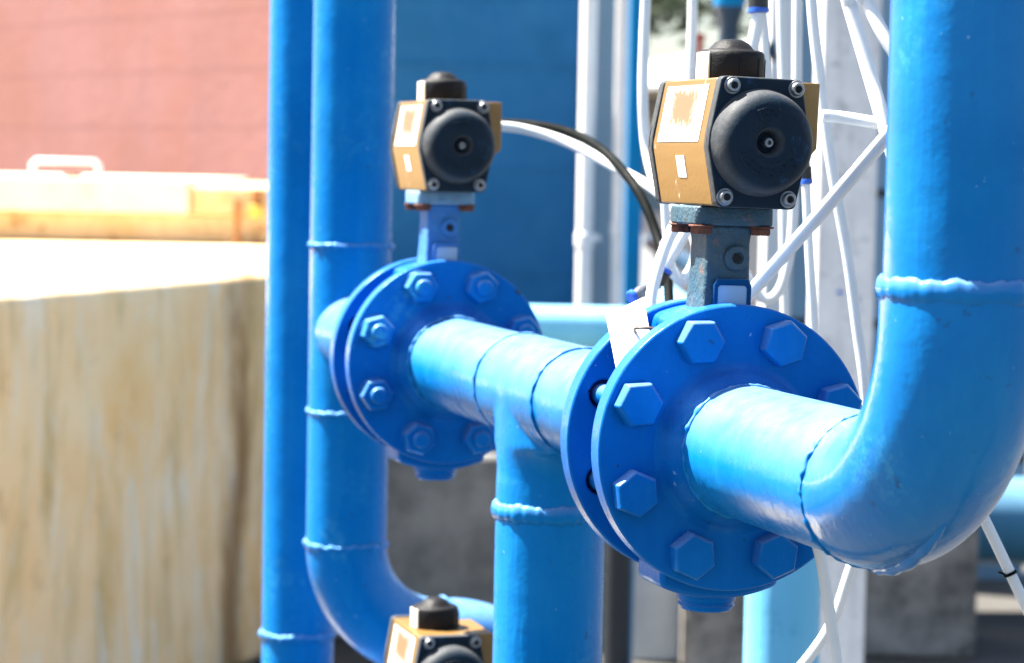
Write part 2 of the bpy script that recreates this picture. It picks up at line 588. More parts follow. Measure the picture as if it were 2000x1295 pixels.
def spline(pts, n=14):
    """Catmull-Rom through points"""
    pts = [Vector(p) for p in pts]
    q = [pts[0] * 2 - pts[1]] + pts + [pts[-1] * 2 - pts[-2]]
    out = []
    for i in range(1, len(q) - 2):
        a, b, c, d = q[i - 1], q[i], q[i + 1], q[i + 2]
        for k in range(n):
            t = k / n
            out.append(0.5 * ((2 * b) + (c - a) * t + (2 * a - 5 * b + 4 * c - d) * t * t + (3 * b - a - 3 * c + d) * t ** 3))
    out.append(pts[-1])
    return out


# ------------------------------------------------------------------ pipework frame: x right, y away along the header, z up
PR = 0.04445                       # pipe radius
vp = P(-486, 300, 1.0) - CAM
AX = Vector((vp.x, vp.y, 0)).normalized()
YAW = math.atan2(-AX.x, AX.y)
OB = P(1436, 876, 1.778)           # centre of the near flange face
FR = 0.100                         # flange radius
S_TEE, S_A, S_RISER = 0.424, 0.764, 1.198


def at(s, z=0.0, x=0.0):
    return OB + AX * s + Vector((AX.y, -AX.x, 0)) * x + Vector((0, 0, z))


def flange(parent, y_face, hub, rot=0.0, disc=0.018, r=FR):
    """disc occupies y_face..y_face+disc*(-hub); the hub points to hub (-1 = towards the lens)"""
    y0, y1 = (y_face, y_face + disc) if hub < 0 else (y_face - disc, y_face)
    holes = [circle(0.080 * math.sin(rot + PI / 8 + PI / 4 * k), 0.080 * math.cos(rot + PI / 8 + PI / 4 * k), 0.0105, 20) for k in range(8)]
    b = MB().plate(circle(0, 0, r, 128), holes + [circle(0, 0, PR - 0.006, 64)], y0, y1)
    o = b.build('flange', 'flange_paint', parent, bevel=0.0016)
    rr = PR + 0.001
    prof = [(rr + 0.0165, -0.001), (rr + 0.0125, 0.0015), (rr + 0.0100, 0.0045), (rr + 0.0086, 0.009), (rr + 0.0060, 0.0155),
            (rr + 0.0035, 0.021), (rr + 0.0014, 0.027), (rr + 0.0002, 0.032), (rr - 0.001, 0.0325)]
    prof = [(r_, t_ * 0.62) for r_, t_ in prof]
    MB().lathe(prof, (0, y_face, 0), (0, hub, 0), 96).build('hub', 'flange_paint', o)
    MB().bead((0, y_face + hub * 0.0203, 0), (0, 1, 0), rr + 0.0002, 0.0016, 0.45, 51 + int(abs(y_face) * 1000), 1.2).build('weld_bead', 'pipe_paint', o, smooth=180)
    return o


def hex_bolts(parent, y_face, rot, stud, seed, y_back):
    rnd = random.Random(seed)
    for k in range(8):
        q = rot + PI / 8 + PI / 4 * k
        c = Vector((0.080 * math.sin(q), y_face, 0.080 * math.cos(q)))
        b = MB()
        hr = rnd.uniform(0, PI / 3) if k else 0.3
        if stud:
            b.lathe([(0.0165, 0), (0.0165, 0.0015), (0.0, 0.0015)], c, (0, -1, 0), 32)
            b.hexa(c + Vector((0, -0.0012, 0)), (0, -1, 0), 0.0285, 0.0135, hr)
            b.lathe([(0.0082, 0), (0.0082, 0.0185), (0.0068, 0.0205), (0, 0.0207)], c + Vector((0, -0.001, 0)), (0, -1, 0), 24)
        else:
            b.hexa(c + Vector((0, 0.0003, 0)), (0, -1, 0), 0.0292, 0.0125, hr)
        L = y_back - y_face
        b.lathe([(0.0078, 0), (0.0078, L + 0.018)], c + Vector((0, 0.0005, 0)), (0, 1, 0), 20)
        b.hexa(c + Vector((0, L - 0.0003, 0)), (0, 1, 0), 0.0285, 0.013, hr)
        b.build('stud_bolt' if stud else 'hex_bolt', 'bolt_paint', parent, bevel=0.0008)


ROT_B = R(0.9)
# ---- near spool: flange, straight, elbow, rising pipe
near = thing('elbow_pipe', at(0), 'thick blue pipe leaving the near valve and bending up along the right edge', 'pipe', None, YAW)
flange(near, 0.0, -1, ROT_B)
hex_bolts(near, 0.0, ROT_B, False, 3, 0.089)
LS, ER = 0.228, 0.114
PN = 0.0457                        # the near spool is a touch thicker under its paint
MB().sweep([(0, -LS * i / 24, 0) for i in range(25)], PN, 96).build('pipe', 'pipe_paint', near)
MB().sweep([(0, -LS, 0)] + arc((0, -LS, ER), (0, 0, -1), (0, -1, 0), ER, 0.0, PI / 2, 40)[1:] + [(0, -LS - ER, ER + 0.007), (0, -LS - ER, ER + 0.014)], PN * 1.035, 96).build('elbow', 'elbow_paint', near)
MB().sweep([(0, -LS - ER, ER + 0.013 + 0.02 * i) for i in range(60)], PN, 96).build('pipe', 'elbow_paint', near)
MB().bead((0, -LS, 0), (0, 1, 0), PN * 1.03, 0.0016, 0.6, 11).build('weld_bead', 'pipe_paint', near, smooth=180)
MB().bead((0, -LS - ER, ER + 0.014), (0, 0, 1), PN - 0.0002, 0.0036, 0.14, 23, 2.0).build('weld_bead', 'elbow_paint', near, smooth=180)
# paint skin hanging under the elbow
MB().sweep([(-0.004, -LS - (ER + PN + 0.0005) * math.sin(a_), ER - (ER + PN + 0.0005) * math.cos(a_)) for a_ in [R(3 + 2.5 * i) for i in range(17)]], [0.001, 0.003, 0.0045, 0.0038, 0.005, 0.0055, 0.0045, 0.0052, 0.0056, 0.005, 0.004, 0.0046, 0.004, 0.003, 0.003, 0.002, 0.0006], 10).build('weld_drip', 'elbow_paint', near, smooth=180)

# ---- middle spool: rear flange of near valve, tee, front flange of far valve
mid = thing('tee_pipe', at(0), 'blue tee pipe between the two valves with a branch running down', 'pipe', None, YAW)
flange(mid, 0.088, 1, ROT_B)
flange(mid, S_A, -1, 0.0)
hex_bolts(mid, S_A, 0.0, True, 8, S_A + 0.089)
TA, TB = S_TEE - 0.086, S_TEE + 0.086
MB().sweep([(0, 0.088 + (TA - 0.088) * i / 16, 0) for i in range(17)], PR, 96).build('pipe', 'pipe_paint', mid)
MB().sweep([(0, TB + (S_A - TB) * i / 16, 0) for i in range(17)], PR, 96).build('pipe', 'pipe_paint', mid)
BR = 0.0468
t = MB().sweep([(0, TA, 0), (0, TB, 0)], PR * 1.03, 96)
RHO = 0.030
vs, fs, seg = [], [], 72
zs = [-0.100, -0.088] + [-(PR + RHO) + RHO * math.sin(PI / 2 * i / 8) for i in range(9)] + [-0.02, 0.0]
for z in zs:
    u = min(max(z + PR + RHO, 0), RHO)
    fl = RHO - math.sqrt(max(RHO * RHO - u * u, 0))
    for i in range(seg):
        q = 2 * PI * i / seg
        vs.append((BR * math.sin(q) * (0.985 if fl > 0 else 1), S_TEE + (BR + fl * 0.9) * math.cos(q), z))
for j in range(len(zs) - 1):
    for i in range(seg):
        i2 = (i + 1) % seg
        fs.append((j * seg + i, j * seg + i2, (j + 1) * seg + i2, (j + 1) * seg + i))
fs += [tuple(range(seg)), tuple((len(zs) - 1) * seg + i for i in range(seg))]
t.add(vs, fs)
t.build('tee', 'pipe_paint', mid, smooth=180, remesh=0.0022)
MB().sweep([(0, S_TEE, -0.092 - 0.03 * i) for i in range(40)], BR, 96).build('branch', 'pipe_paint', mid)
MB().bead((0, S_TEE, -0.099), (0, 0, 1), BR - 0.0008, 0.0041, 0.16, 5, 1.9).build('weld_bead', 'pipe_paint', mid, smooth=180)
MB().bead((0, TA, 0), (0, 1, 0), PR * 1.02, 0.0012, 0.5, 6).build('weld_bead', 'pipe_paint', mid, smooth=180)
MB().bead((0, TB, 0), (0, 1, 0), PR * 1.02, 0.0013, 0.5, 7).build('weld_bead', 'pipe_paint', mid, smooth=180)

# ---- far spool: rear flange, riser with elbow at its foot
far = thing('riser_pipe', at(S_RISER), 'tall blue riser behind the far valve, bending right at its foot', 'pipe', None, YAW)
flange(far, S_A + 0.088 - S_RISER, 1, 0.0)
MB().sweep([(0, S_A + 0.088 - S_RISER, 0), (0, -0.02, 0)], PR, 64).build('pipe', 'pipe_paint', far)
ZE = -0.242
PR2 = 0.0462
MB().sweep([(0, 0, 1.2 - 0.03 * i) for i in range(int((1.2 - ZE) / 0.03) + 1)] + [(0, 0, ZE)], PR2, 72).build('pipe', 'pipe_paint', far)
MB().sweep([(0, 0, ZE)] + arc((ER, 0, ZE), (-1, 0, 0), (0, 0, -1), ER, 0, PI / 2, 30)[1:], PR2, 72).build('elbow', 'pipe_paint', far)
MB().sweep([(ER + 0.001 * i, 0, ZE - ER) for i in range(9)], PR2, 72).build('pipe', 'pipe_paint', far)
MB().sweep([(ER + 0.008, 0, ZE - ER)] + arc((ER + 0.008, 0, ZE - 2 * ER), (0, 0, 1), (1, 0, 0), ER, 0, PI / 2, 24)[1:], PR2, 64).build('elbow', 'pipe_paint', far)
MB().sweep([(2 * ER + 0.008, 0, ZE - 2 * ER), (2 * ER + 0.008, 0, -OB.z + 0.002)], PR2, 48).build('pipe', 'pipe_paint', far)
for k, z in enumerate((0.100, -0.090, ZE)):
    MB().bead((0, 0, z), (0, 0, 1), PR2 + 0.0004, 0.0026, 0.4, 30 + k, 1.2).build('weld_bead', 'pipe_paint', far, smooth=180)
MB().bead((ER + 0.004, 0, ZE - ER), (1, 0, 0), PR2 + 0.0003, 0.0026, 0.35, 37).build('weld_bead', 'pipe_paint', far, smooth=180)

# ---- straight pipe furthest left
c = P(590, 647, 3.22)
left = thing('straight_pipe', (c.x, c.y, 0), 'straight vertical blue pipe beside the concrete tank, furthest left of the pipes', 'pipe')
LR = 0.0455
MB().sweep([(0, 0, 0.002 + 0.06 * i) for i in range(45)], LR, 72).build('pipe', 'pipe_paint', left)
MB().bead((0, 0, P(590, 1243, 3.22).z), (0, 0, 1), LR + 0.0006, 0.0034, 0.3, 41, 1.3).build('weld_bead', 'pipe_paint', left, smooth=180)


# ------------------------------------------------------------------ valves and actuators
def valve(y0, mats, label, rot=0.0, z=0.0, cast='weathered_casting'):
    """wafer valve between two flanges, its body from y0 to y0+0.044 along the header"""
    t = thing('butterfly_valve', at(y0 + 0.022, z), label, 'valve', 'butterfly valves on the pipework', YAW)
    t.rotation_euler = Matrix.Rotation(YAW, 3, 'Z') @ Matrix.Rotation(rot, 3, 'Y') and (Matrix.Rotation(YAW, 3, 'Z') @ Matrix.Rotation(rot, 3, 'Y')).to_euler()
    poly = []
    for i in range(120):
        q = 2 * PI * i / 120           # from +z clockwise
        a = abs((q + PI) % (2 * PI) - PI)
        bq = PI - a

        def st(v, e0, e1):
            w = min(max((v - e0) / (e1 - e0), 0), 1)
            return w * w * (3 - 2 * w)
        r = 0.066 + (0.0975 - 0.066) * (1 - st(a, R(25), R(32))) + (0.109 - 0.066) * (1 - st(bq, R(24), R(33)))
        poly.append((r * math.sin(q), r * math.cos(q)))
    MB().prism(poly, -0.0252, 0.0252).build('body', mats[0], t, bevel=0.004)
    # neck: waisted column with side ribs
    nk = MB()
    prof = [(0.080, 0.028, 0.019), (0.088, 0.0215, 0.0185), (0.096, 0.0185, 0.0178), (0.116, 0.0168, 0.0175), (0.141, 0.0162, 0.0175), (0.146, 0.0166, 0.0178), (0.1545, 0.0185, 0.0195)]
    vs, fs = [], []
    for zz, hx, hy in prof:
        cr = 0.004
        for (sx, sy) in ((-1, -1), (1, -1), (1, 1), (-1, 1)):
            vs.append((sx * hx, sy * hy, zz))
    for j in range(len(prof) - 1):
        for i in range(4):
            i2 = (i + 1) % 4
            fs.append((j * 4 + i, j * 4 + i2, j * 4 + 4 + i2, j * 4 + 4 + i))
    fs += [(0, 1, 2, 3), tuple(len(vs) - 4 + i for i in range(4))]
    nk.add(vs, fs)
    nk.build('neck', mats[1], t, bevel=0.0028, seg=3)
    # screwed plug and name plate on the neck
    pl = MB().lathe([(0.0092, -0.002), (0.0092, 0.0025), (0.0080, 0.0036), (0.0044, 0.0037), (0.0040, 0.0012), (0.0, 0.0011)], (0.0055, -0.0175, 0.1315), (0, -1, 0), 32)
    p = pl.build('plug', mats[1], t)
    MB().lathe([(0.0038, 0), (0.0, 0.0002)], (0.0055, -0.0187, 0.1315), (0, -1, 0), 6).build('socket', 'socket_dark', p, smooth=0)
    fr = MB().plate([(-0.0115, 0.088), (0.0168, 0.088), (0.0168, 0.1125), (0.0145, 0.117), (-0.0090, 0.117), (-0.0115, 0.1125)],
                    [[(-0.0082, 0.0905), (0.0138, 0.0905), (0.0138, 0.1105), (0.0125, 0.1122), (-0.0068, 0.1122), (-0.0082, 0.1105)]], -0.0212, -0.016)
    f = fr.build('plate_frame', mats[4], t, bevel=0.0008)
    MB().box(-0.0095, 0.0148, -0.0196, -0.0170, 0.0895, 0.1128).build('name_plate', 'name_plate', f)
    # square mounting pad with four bolts under it
    pad = MB().prism([(-0.0292, -0.025), (-0.026, -0.0275), (0.026, -0.0275), (0.0292, -0.025), (0.0292, 0.025), (0.026, 0.0275), (-0.026, 0.0275), (-0.0292, 0.025)],
                     0.154, 0.1672, 'z').build('mounting_pad', mats[3], t, bevel=0.0016)
    for sx in (-1, 1):
        for sy in (-1, 1):
            b = MB().lathe([(0.0092, 0), (0.0092, 0.0014), (0, 0.0014)], (sx * 0.0222, sy * 0.0200, 0.1541), (0, 0, -1), 20)
            b.hexa((sx * 0.0222, sy * 0.0200, 0.1529), (0, 0, -1), 0.0135, 0.0052, 0.4 * sx)
            b.build('pad_bolt', 'rusty_steel', pad, bevel=0.0005)
    # boss under the body
    MB().lathe([(0.0220, -0.090), (0.0208, -0.1120), (0.0192, -0.1135), (0.0192, -0.1150), (0.0202, -0.1155), (0.0202, -0.1165), (0.0182, -0.1172), (0.0182, -0.1190), (0.0172, -0.1198)],
               (0, 0, 0), (0, 0, 1), 48).build('bottom_boss', mats[2], t)
    return t


CAP_POLY = [(-0.0275, 0.0905), (0.0275, 0.0905), (0.0300, 0.0885), (0.0368, 0.053), (0.0370, 0.043), (0.0290, 0.0035), (0.0265, 0.0012), (-0.0265, 0.0012), (-0.0290, 0.0035),
            (-0.0370, 0.041), (-0.0368, 0.050), (-0.0300, 0.0885)]
BODY_POLY = [(-0.0290, 0.0895), (0.0290, 0.0895), (0.0362, 0.053), (0.0362, 0.043), (0.0280, 0.0018), (-0.0280, 0.0018), (-0.0362, 0.0415), (-0.0362, 0.0455)]


def actuator():
    t = thing('pneumatic_actuator', (0, 0, 0), 'x', 'actuator', 'pneumatic actuators on the valves', YAW)
    H0, H1 = -0.052, 0.052
    h = MB().prism(BODY_POLY, H0, H1).build('housing', 'gold_anodised', t, bevel=0.0012)
    # stickers on the two left facets
    def facet(p, q, y0, y1, a, b, name, mat):
        p, q = Vector((p[0], 0, p[1])), Vector((q[0], 0, q[1]))
        e = (q - p)
        nrm = Vector((e.z, 0, -e.x)).normalized()
        if nrm.x > 0:
            nrm = -nrm
        vs = []
        for d in (0.00005, 0.00045):
            for (yy, kk) in ((y0, a), (y1, a), (y1, b), (y0, b)):
                vs.append(p + e * kk + nrm * d + Vector((0, yy, 0)))
        mb = MB().add(vs, [(0, 1, 2, 3), (4, 5, 6, 7), (0, 1, 5, 4), (1, 2, 6, 5), (2, 3, 7, 6), (3, 0, 4, 7)])
        o = mb.build(name, mat, h, smooth=0)
        uvl = o.data.uv_layers.new(name='UVMap')
        for lp in o.data.loops:
            v = o.data.vertices[lp.vertex_index].co
            k = ((v - p).dot(e)) / e.length_squared
            uvl.data[lp.index].uv = ((v.y - y0) / (y1 - y0), 1 - (k - a) / (b - a))
        return o
    facet((-0.0290, 0.0895), (-0.0362, 0.0455), H0 + 0.012, H1 - 0.010, 0.10, 1.0, 'sticker', 'worn_sticker')
    facet((-0.0362, 0.0415), (-0.0280, 0.0018), -0.010, 0.006, 0.14, 0.52, 'sticker', 'paper')
    # port block on the right
    MB().prism([(0.025, 0.0892), (0.0480, 0.0892), (0.0480, 0.0440), (0.0440, 0.0395), (0.033, 0.036), (0.025, 0.036)], -0.050, 0.034).build('port_block', 'gold_anodised', t, bevel=0.0010)
    # end caps, near and far
    for s in (-1, 1):
        y = H0 if s < 0 else H1
        c = MB().prism(CAP_POLY, min(y, y + s * 0.010), max(y, y + s * 0.010))
        cap = c.build('end_cap', 'cap_black', t, bevel=0.0016, seg=3)
        f = y + s * 0.0098
        dome = MB().lathe([(0.0385, -0.004), (0.0366, 0.0010), (0.0356, 0.0035), (0.0352, 0.0062), (0.0346, 0.0088), (0.0334, 0.0116), (0.0316, 0.0142), (0.0292, 0.0165), (0.0266, 0.0180), (0.0246, 0.0186), (0.0230, 0.0187),
                           (0.0125, 0.0187), (0.0108, 0.0180), (0.0092, 0.0150), (0.0072, 0.0095), (0.0070, 0.0060), (0.0, 0.0060)], (0.0012, f, 0.0462), (0, s, 0), 96)
        dome.build('dome', 'cap_black', cap, smooth=60)
        if s > 0:
            continue
        # raised fan panels with worn lettering
        e = MB()
        rnd = random.Random(4)
        for a0, a1, r0, r1 in ((R(68), R(118), 0.0155, 0.0240), (R(203), R(338), 0.0145, 0.0240)):
            n_ = 24
            ys = f - 0.0187
            vs, fs = [], []
            for i in range(n_ + 1):
                q = a0 + (a1 - a0) * i / n_
                for r_ in (r0, r1):
                    for dy in (0.0006, -0.0007):
                        vs.append((0.0012 + r_ * math.cos(q), ys + dy, 0.0462 + r_ * math.sin(q)))
            for i in range(n_):
                k = i * 4
                fs += [(k, k + 1, k + 5, k + 4), (k + 2, k + 6, k + 7, k + 3), (k + 1, k + 3, k + 7, k + 5)]
            fs += [(0, 2, 3, 1), (n_ * 4, n_ * 4 + 1, n_ * 4 + 3, n_ * 4 + 2)]
            e.add(vs, fs)
            for row in ((r0 * 0.62 + r1 * 0.38, 0.0022), (r0 * 0.22 + r1 * 0.78, 0.0026)):
                q = a0 + R(9)
                while q < a1 - R(9):
                    w = rnd.uniform(0.0006, 0.0011)
                    for _ in range(rnd.randint(1, 2)):
                        rr = row[0] + rnd.uniform(-0.0008, 0.0008)
                        hh = rnd.uniform(0.0004, row[1] * 0.5)
                        cx, cz = 0.0012 + rr * math.cos(q), 0.0462 + rr * math.sin(q)
                        er, et = Vector((math.cos(q), 0, math.sin(q))), Vector((-math.sin(q), 0, math.cos(q)))
                        cc = Vector((cx, ys - 0.0006, cz))
                        vs = [cc + er * (sr * hh) + et * (st * w * 0.5) + Vector((0, dy, 0)) for dy in (0, -0.0006) for sr, st in ((-1, -1), (1, -1), (1, 1), (-1, 1))]
                        e.add(vs, [(4, 5, 6, 7), (0, 1, 5, 4), (1, 2, 6, 5), (2, 3, 7, 6), (3, 0, 4, 7)])
                    q += R(rnd.uniform(5.5, 8.5))
        e.build('raised_lettering', 'cap_black', cap, smooth=0)
        ctr = MB().lathe([(0.0034, 0.004), (0.0034, 0.0145), (0.0028, 0.0152), (0.0016, 0.0152), (0.0015, 0.012), (0.0, 0.012)], (0.0012, f, 0.0462), (0, -1, 0), 24)
        ctr.build('adjusting_screw', 'screw_steel', cap)
        for x, zz in ((-0.0215, 0.0842), (0.0255, 0.0838), (-0.0232, 0.0083), (0.0232, 0.0083)):
            sc = MB().lathe([(0.0062, 0.0), (0.0058, 0.0006), (0.0046, 0.0006), (0.0046, 0.0034), (0.0040, 0.0042), (0.0026, 0.0042), (0.0024, 0.0012), (0.0, 0.0012)], (x, f, zz), (0, -1, 0), 32)
            so = sc.build('cap_screw', 'screw_steel', cap)
            MB().lathe([(0.0026, 0.0013), (0.0, 0.0014)], (x, f, zz), (0, -1, 0), 6).build('socket', 'socket_dark', so, smooth=0)
    # position indicator on top
    ind = MB().lathe([(r_, z_ * 1.14) for r_, z_ in [(0.0232, 0.0), (0.0236, 0.0008), (0.0236, 0.0150), (0.0230, 0.0176), (0.0212, 0.0190), (0.0165, 0.0192), (0.0150, 0.0206), (0.0118, 0.0238), (0.0070, 0.0258), (0.0, 0.0263)]],
                     (0, -0.002, 0.0893), (0, 0, 1), 72)
    io = ind.build('indicator_cap', 'black_plastic', t, smooth=50)
    pts = []
    for q in (R(160), R(170), R(180), R(190), R(200), R(210)):
        pts.append((q, 0.0246))
    vs, fs = [], []
    for q, r in pts:
        for rr in (0.0228, r):
            for zz in (0.0895, 0.1088):
                vs.append((rr * math.cos(q) , -0.002 + rr * math.sin(q), zz))
    for i in range(len(pts) - 1):
        k = i * 4
        fs += [(k, k + 4, k + 5, k + 1), (k + 2, k + 3, k + 7, k + 6), (k + 1, k + 5, k + 7, k + 3), (k, k + 2, k + 6, k + 4)]
    fs += [(0, 1, 3, 2), tuple(len(vs) - 4 + i for i in (0, 2, 3, 1))]
    MB().add(vs, fs).build('indicator_strip', 'cream_plastic', io, bevel=0.0008)
    for k in range(3):
        q = R(-95 + 38 * k)
        MB().box(-0.0005, 0.0005, -0.0004, 0.0004, 0.090, 0.1055).xf(Matrix.Translation((0.0237 * math.cos(q), -0.002 + 0.0237 * math.sin(q), 0))).build('seam', 'black_plastic', io)
    # air port fitting on the block
    MB().lathe([(0.0062, 0), (0.0062, 0.004), (0.0052, 0.005), (0.0052, 0.010)], (0.0478, -0.010, 0.066), (1, 0, 0), 20).build('air_port', 'screw_steel', t)
    return t


def copy_tree(o, parent=None):
    c = o.copy()
    COL.objects.link(c)
    if parent is not None:
        c.parent = parent
    for ch in list(o.children):
        copy_tree(ch, c)
    return c


SB, SVA = 0.022, S_A + 0.022
vb = valve(SB, ('flange_paint', 'weathered_casting', 'bolt_paint', 'weathered_casting', 'frame_paint'), 'valve with a weathered rusty neck, clamped between the near pair of flanges', ROT_B)
va = valve(SVA, ('flange_paint', 'blue_casting', 'bolt_paint', 'pale_casting', 'blue_casting'), 'valve with a clean blue neck, clamped between the far pair of flanges', 0.0)
act = actuator()
ZP = 0.1658


def put_actuator(o, s, rot, z, label, x=0.0):
    mrot = Matrix.Rotation(YAW, 3, 'Z') @ Matrix.Rotation(rot, 3, 'Y')
    o.rotation_euler = mrot.to_euler()
    o.location = at(s, z, x) + mrot @ Vector((0, 0, ZP))
    o['label'] = label


put_actuator(act, SB + 0.022, ROT_B * 1.5, 0, 'big sharp gold and black actuator on the near valve, with a worn white sticker')
act2 = copy_tree(act)
put_actuator(act2, SVA + 0.022, 0.0, 0, 'blurred gold and black actuator on the far valve beside the blue risers')
# lower valve, only the top of its actuator shows
SC = SVA + 0.022
DZC = -0.524
vc = copy_tree(va)
vc.location = at(SC, DZC, 0.002)
vc['label'] = 'lower valve under the half-seen actuator at the bottom edge'
act3 = copy_tree(act)
put_actuator(act3, SC, 0.0, DZC, 'gold actuator cut off by the bottom edge, its black indicator cap seen from above', 0.002)
low = thing('lower_pipe', at(SC, DZC, 0.002), 'lower blue pipe carrying the valve at the bottom edge', 'pipe', None, YAW)
flange(low, -0.044, -1)
flange(low, 0.044, 1)
MB().sweep([(0, -0.04, 0), (0, S_TEE - SC + 0.03, 0)], PR, 48).build('pipe', 'pipe_paint', low)
MB().sweep([(0, 0.04, 0), (0, S_RISER - SC + 0.12, 0)], PR, 48).build('pipe', 'pipe_paint', low)
hex_bolts(low, -0.044, 0, True, 9, 0.045)


# ------------------------------------------------------------------ tubes, cables, fittings, tag
def tube(label, pts, r=0.0050, mat='nylon_tube', name='air_tube', cat='tube', group='white air tubes', seg=14):
    if mat == 'nylon_tube':
        r *= 0.92
        if pts[0][1] <= -60:                # keep hanging tubes running up past the top of the view
            (xa, ya, da), (xb, yb, _) = pts[0], pts[1]
            k = min(max((xa - xb) / (ya - yb), -0.35), 0.35)
            pts = [(xa - 700 * k, ya - 700, da)] + pts
    path = spline([P(*p) for p in pts], 16)
    o = MB().sweep(path, r, seg).build(name, mat, smooth=60)
    return tag(o, label, cat, group)


tube('white tube arching from the far actuator across the white conduits to behind the near actuator', [(965, 245, 2.56), (1030, 254, 2.56), (1110, 279, 2.54), (1200, 326, 2.48), (1290, 380, 2.40), (1350, 450, 2.34), (1360, 500, 2.32), (1335, 545, 2.30), (1308, 520, 2.30), (1300, 470, 2.3)], 0.0056)
tube('black cable arching from the far actuator and hanging down beside the paper tag', [(975, 240, 2.60), (1035, 243, 2.58), (1110, 258, 2.55), (1180, 296, 2.50), (1245, 372, 2.42), (1285, 465, 2.38), (1303, 540, 2.34), (1308, 640, 2.30), (1308, 760, 2.30)], 0.0046, 'cable_black', 'cable', 'cable', None)
tube('white tube dropping from under the near actuator to behind the paper tag', [(1345, 395, 2.02), (1318, 440, 2.01), (1290, 510, 2.0), (1272, 580, 1.99), (1266, 640, 1.98), (1268, 720, 1.98)], 0.0052)
tube('short white tube plugged into the black fitting above the paper tag', [(1372, 405, 2.10), (1345, 445, 2.10), (1318, 490, 2.10), (1297, 528, 2.10)], 0.0050)
tube('white looped tube hanging in the gap left of the rusty valve neck', [(1372, 395, 2.24), (1366, 450, 2.22), (1360, 510, 2.2), (1335, 552, 2.2), (1312, 520, 2.2), (1300, 420, 2.2), (1296, 250, 2.2)], 0.0042)
tube('thick white tube running diagonally from the rusty valve neck up to the right pipe', [(1455, 585, 2.02), (1480, 556, 2.0), (1600, 420, 1.90), (1725, 275, 1.80), (1800, 188, 1.72), (1880, 60, 1.70), (1900, -60, 1.70)], 0.0057)
tube('white tube hanging in front of the concrete post down to the near flange', [(1580, -60, 2.05), (1590, 60, 2.05), (1604, 180, 2.05), (1625, 330, 2.05), (1655, 500, 2.05), (1675, 650, 2.05), (1690, 760, 2.05), (1700, 900, 2.06)], 0.0048)
tube('white tube leaving the near actuator port straight to the right pipe', [(1606, 226, 1.85), (1650, 230, 1.85), (1725, 243, 1.84), (1800, 262, 1.83), (1900, 330, 1.82), (1950, 480, 1.82), (1950, 700, 1.82)], 0.0049)
tube('thick white tube slanting down from the top edge just left of the right pipe', [(1640, -60, 1.86), (1662, 20, 1.86), (1700, 150, 1.85), (1722, 225, 1.84), (1760, 350, 1.83), (1800, 460, 1.83)], 0.0060)
tube('short white tube crossing the top right corner into the right pipe', [(1660, -70, 1.95), (1690, -5, 1.95), (1728, 72, 1.94), (1790, 170, 1.93), (1850, 300, 1.93)], 0.0058)
tube('white tube hanging straight down behind the near actuator, second from the post', [(1558, -60, 2.5), (1557, 60, 2.5), (1556, 180, 2.5), (1552, 350, 2.5), (1546, 470, 2.5), (1528, 555, 2.5), (1500, 585, 2.5), (1470, 560, 2.5), (1440, 500, 2.5)], 0.0055)
tube('thin white tube hanging straight down behind the black indicator cap', [(1524, -60, 2.6), (1526, 60, 2.6), (1530, 200, 2.6), (1530, 420, 2.6), (1535, 700, 2.6)], 0.0052)
tube('white tube hanging from the top edge left of the black indicator cap', [(1354, -60, 2.7), (1352, 50, 2.7), (1348, 160, 2.7), (1345, 300, 2.7), (1344, 420, 2.7)], 0.0058)
tube('white tube hanging beside the teal post and curving behind the near actuator', [(1264, -60, 2.45), (1258, 80, 2.45), (1256, 200, 2.45), (1264, 300, 2.45), (1290, 380, 2.42), (1330, 430, 2.4), (1390, 460, 2.4)], 0.0056)
tube('white tube hanging from the small black and blue fitting beside the near actuator', [(1574, 352, 2.15), (1578, 440, 2.15), (1583, 540, 2.15), (1588, 640, 2.15), (1592, 800, 2.15)], 0.0042)
tube('white tube running from the fitting at the top edge down behind the black cap', [(1483, 22, 2.2), (1474, 70, 2.2), (1462, 130, 2.2), (1450, 200, 2.2)], 0.0060)
tube('second white tube fanning from the fitting at the top edge', [(1488, 22, 2.22), (1492, 80, 2.22), (1496, 160, 2.22)], 0.0048)
tube('thick white tube dropping from under the front elbow to the bottom edge', [(1560, 930, 1.78), (1590, 1040, 1.78), (1607, 1110, 1.78), (1622, 1210, 1.78), (1636, 1310, 1.78), (1650, 1420, 1.78)], 0.0045)
tube('white tube curving leftwards below the front elbow to the bottom edge', [(1700, 900, 2.1), (1685, 1030, 2.1), (1655, 1130, 2.1), (1625, 1215, 2.1), (1575, 1290, 2.1), (1500, 1370, 2.1)], 0.0048)
tr = tube('white tube with a black tie, slanting out behind the elbow at the right edge', [(1830, 850, 1.9), (1890, 950, 1.9), (1935, 1040, 1.9), (1985, 1145, 1.9), (2040, 1260, 1.9)], 0.0046)
MB().lathe([(0.0050, -0.0012), (0.0053, 0), (0.0050, 0.0012)], P(1973, 1120, 1.9), P(1985, 1145, 1.9) - P(1960, 1092, 1.9), 16).build('cable_tie', 'cable_black', tr)
MB().sweep([P(1966, 1123, 1.9), P(1950, 1117, 1.894)], 0.0009, 6).build('tie_end', 'cable_black', tr)


def fitting(label, a, b, r, d, collar_at=0):
    p, q = P(a[0], a[1], d), P(b[0], b[1], d)
    ax = q - p
    L = ax.length
    t = thing('tube_fitting', p, label, 'fitting', 'push-in tube fittings')
    MB().lathe([(r * 0.85, 0), (r, 0.001), (r, L * 0.75), (r * 0.75, L * 0.8), (r * 0.75, L)], (0, 0, 0), ax, 24).build('sleeve', 'fitting_black', t)
    c = MB().lathe([(r * 0.80, -0.0035), (r * 1.06, -0.0028), (r * 1.06, 0.0004), (r * 0.9, 0.001)], (0, 0, 0), ax, 24)
    c.build('collar', 'collar_blue', t)
    return t


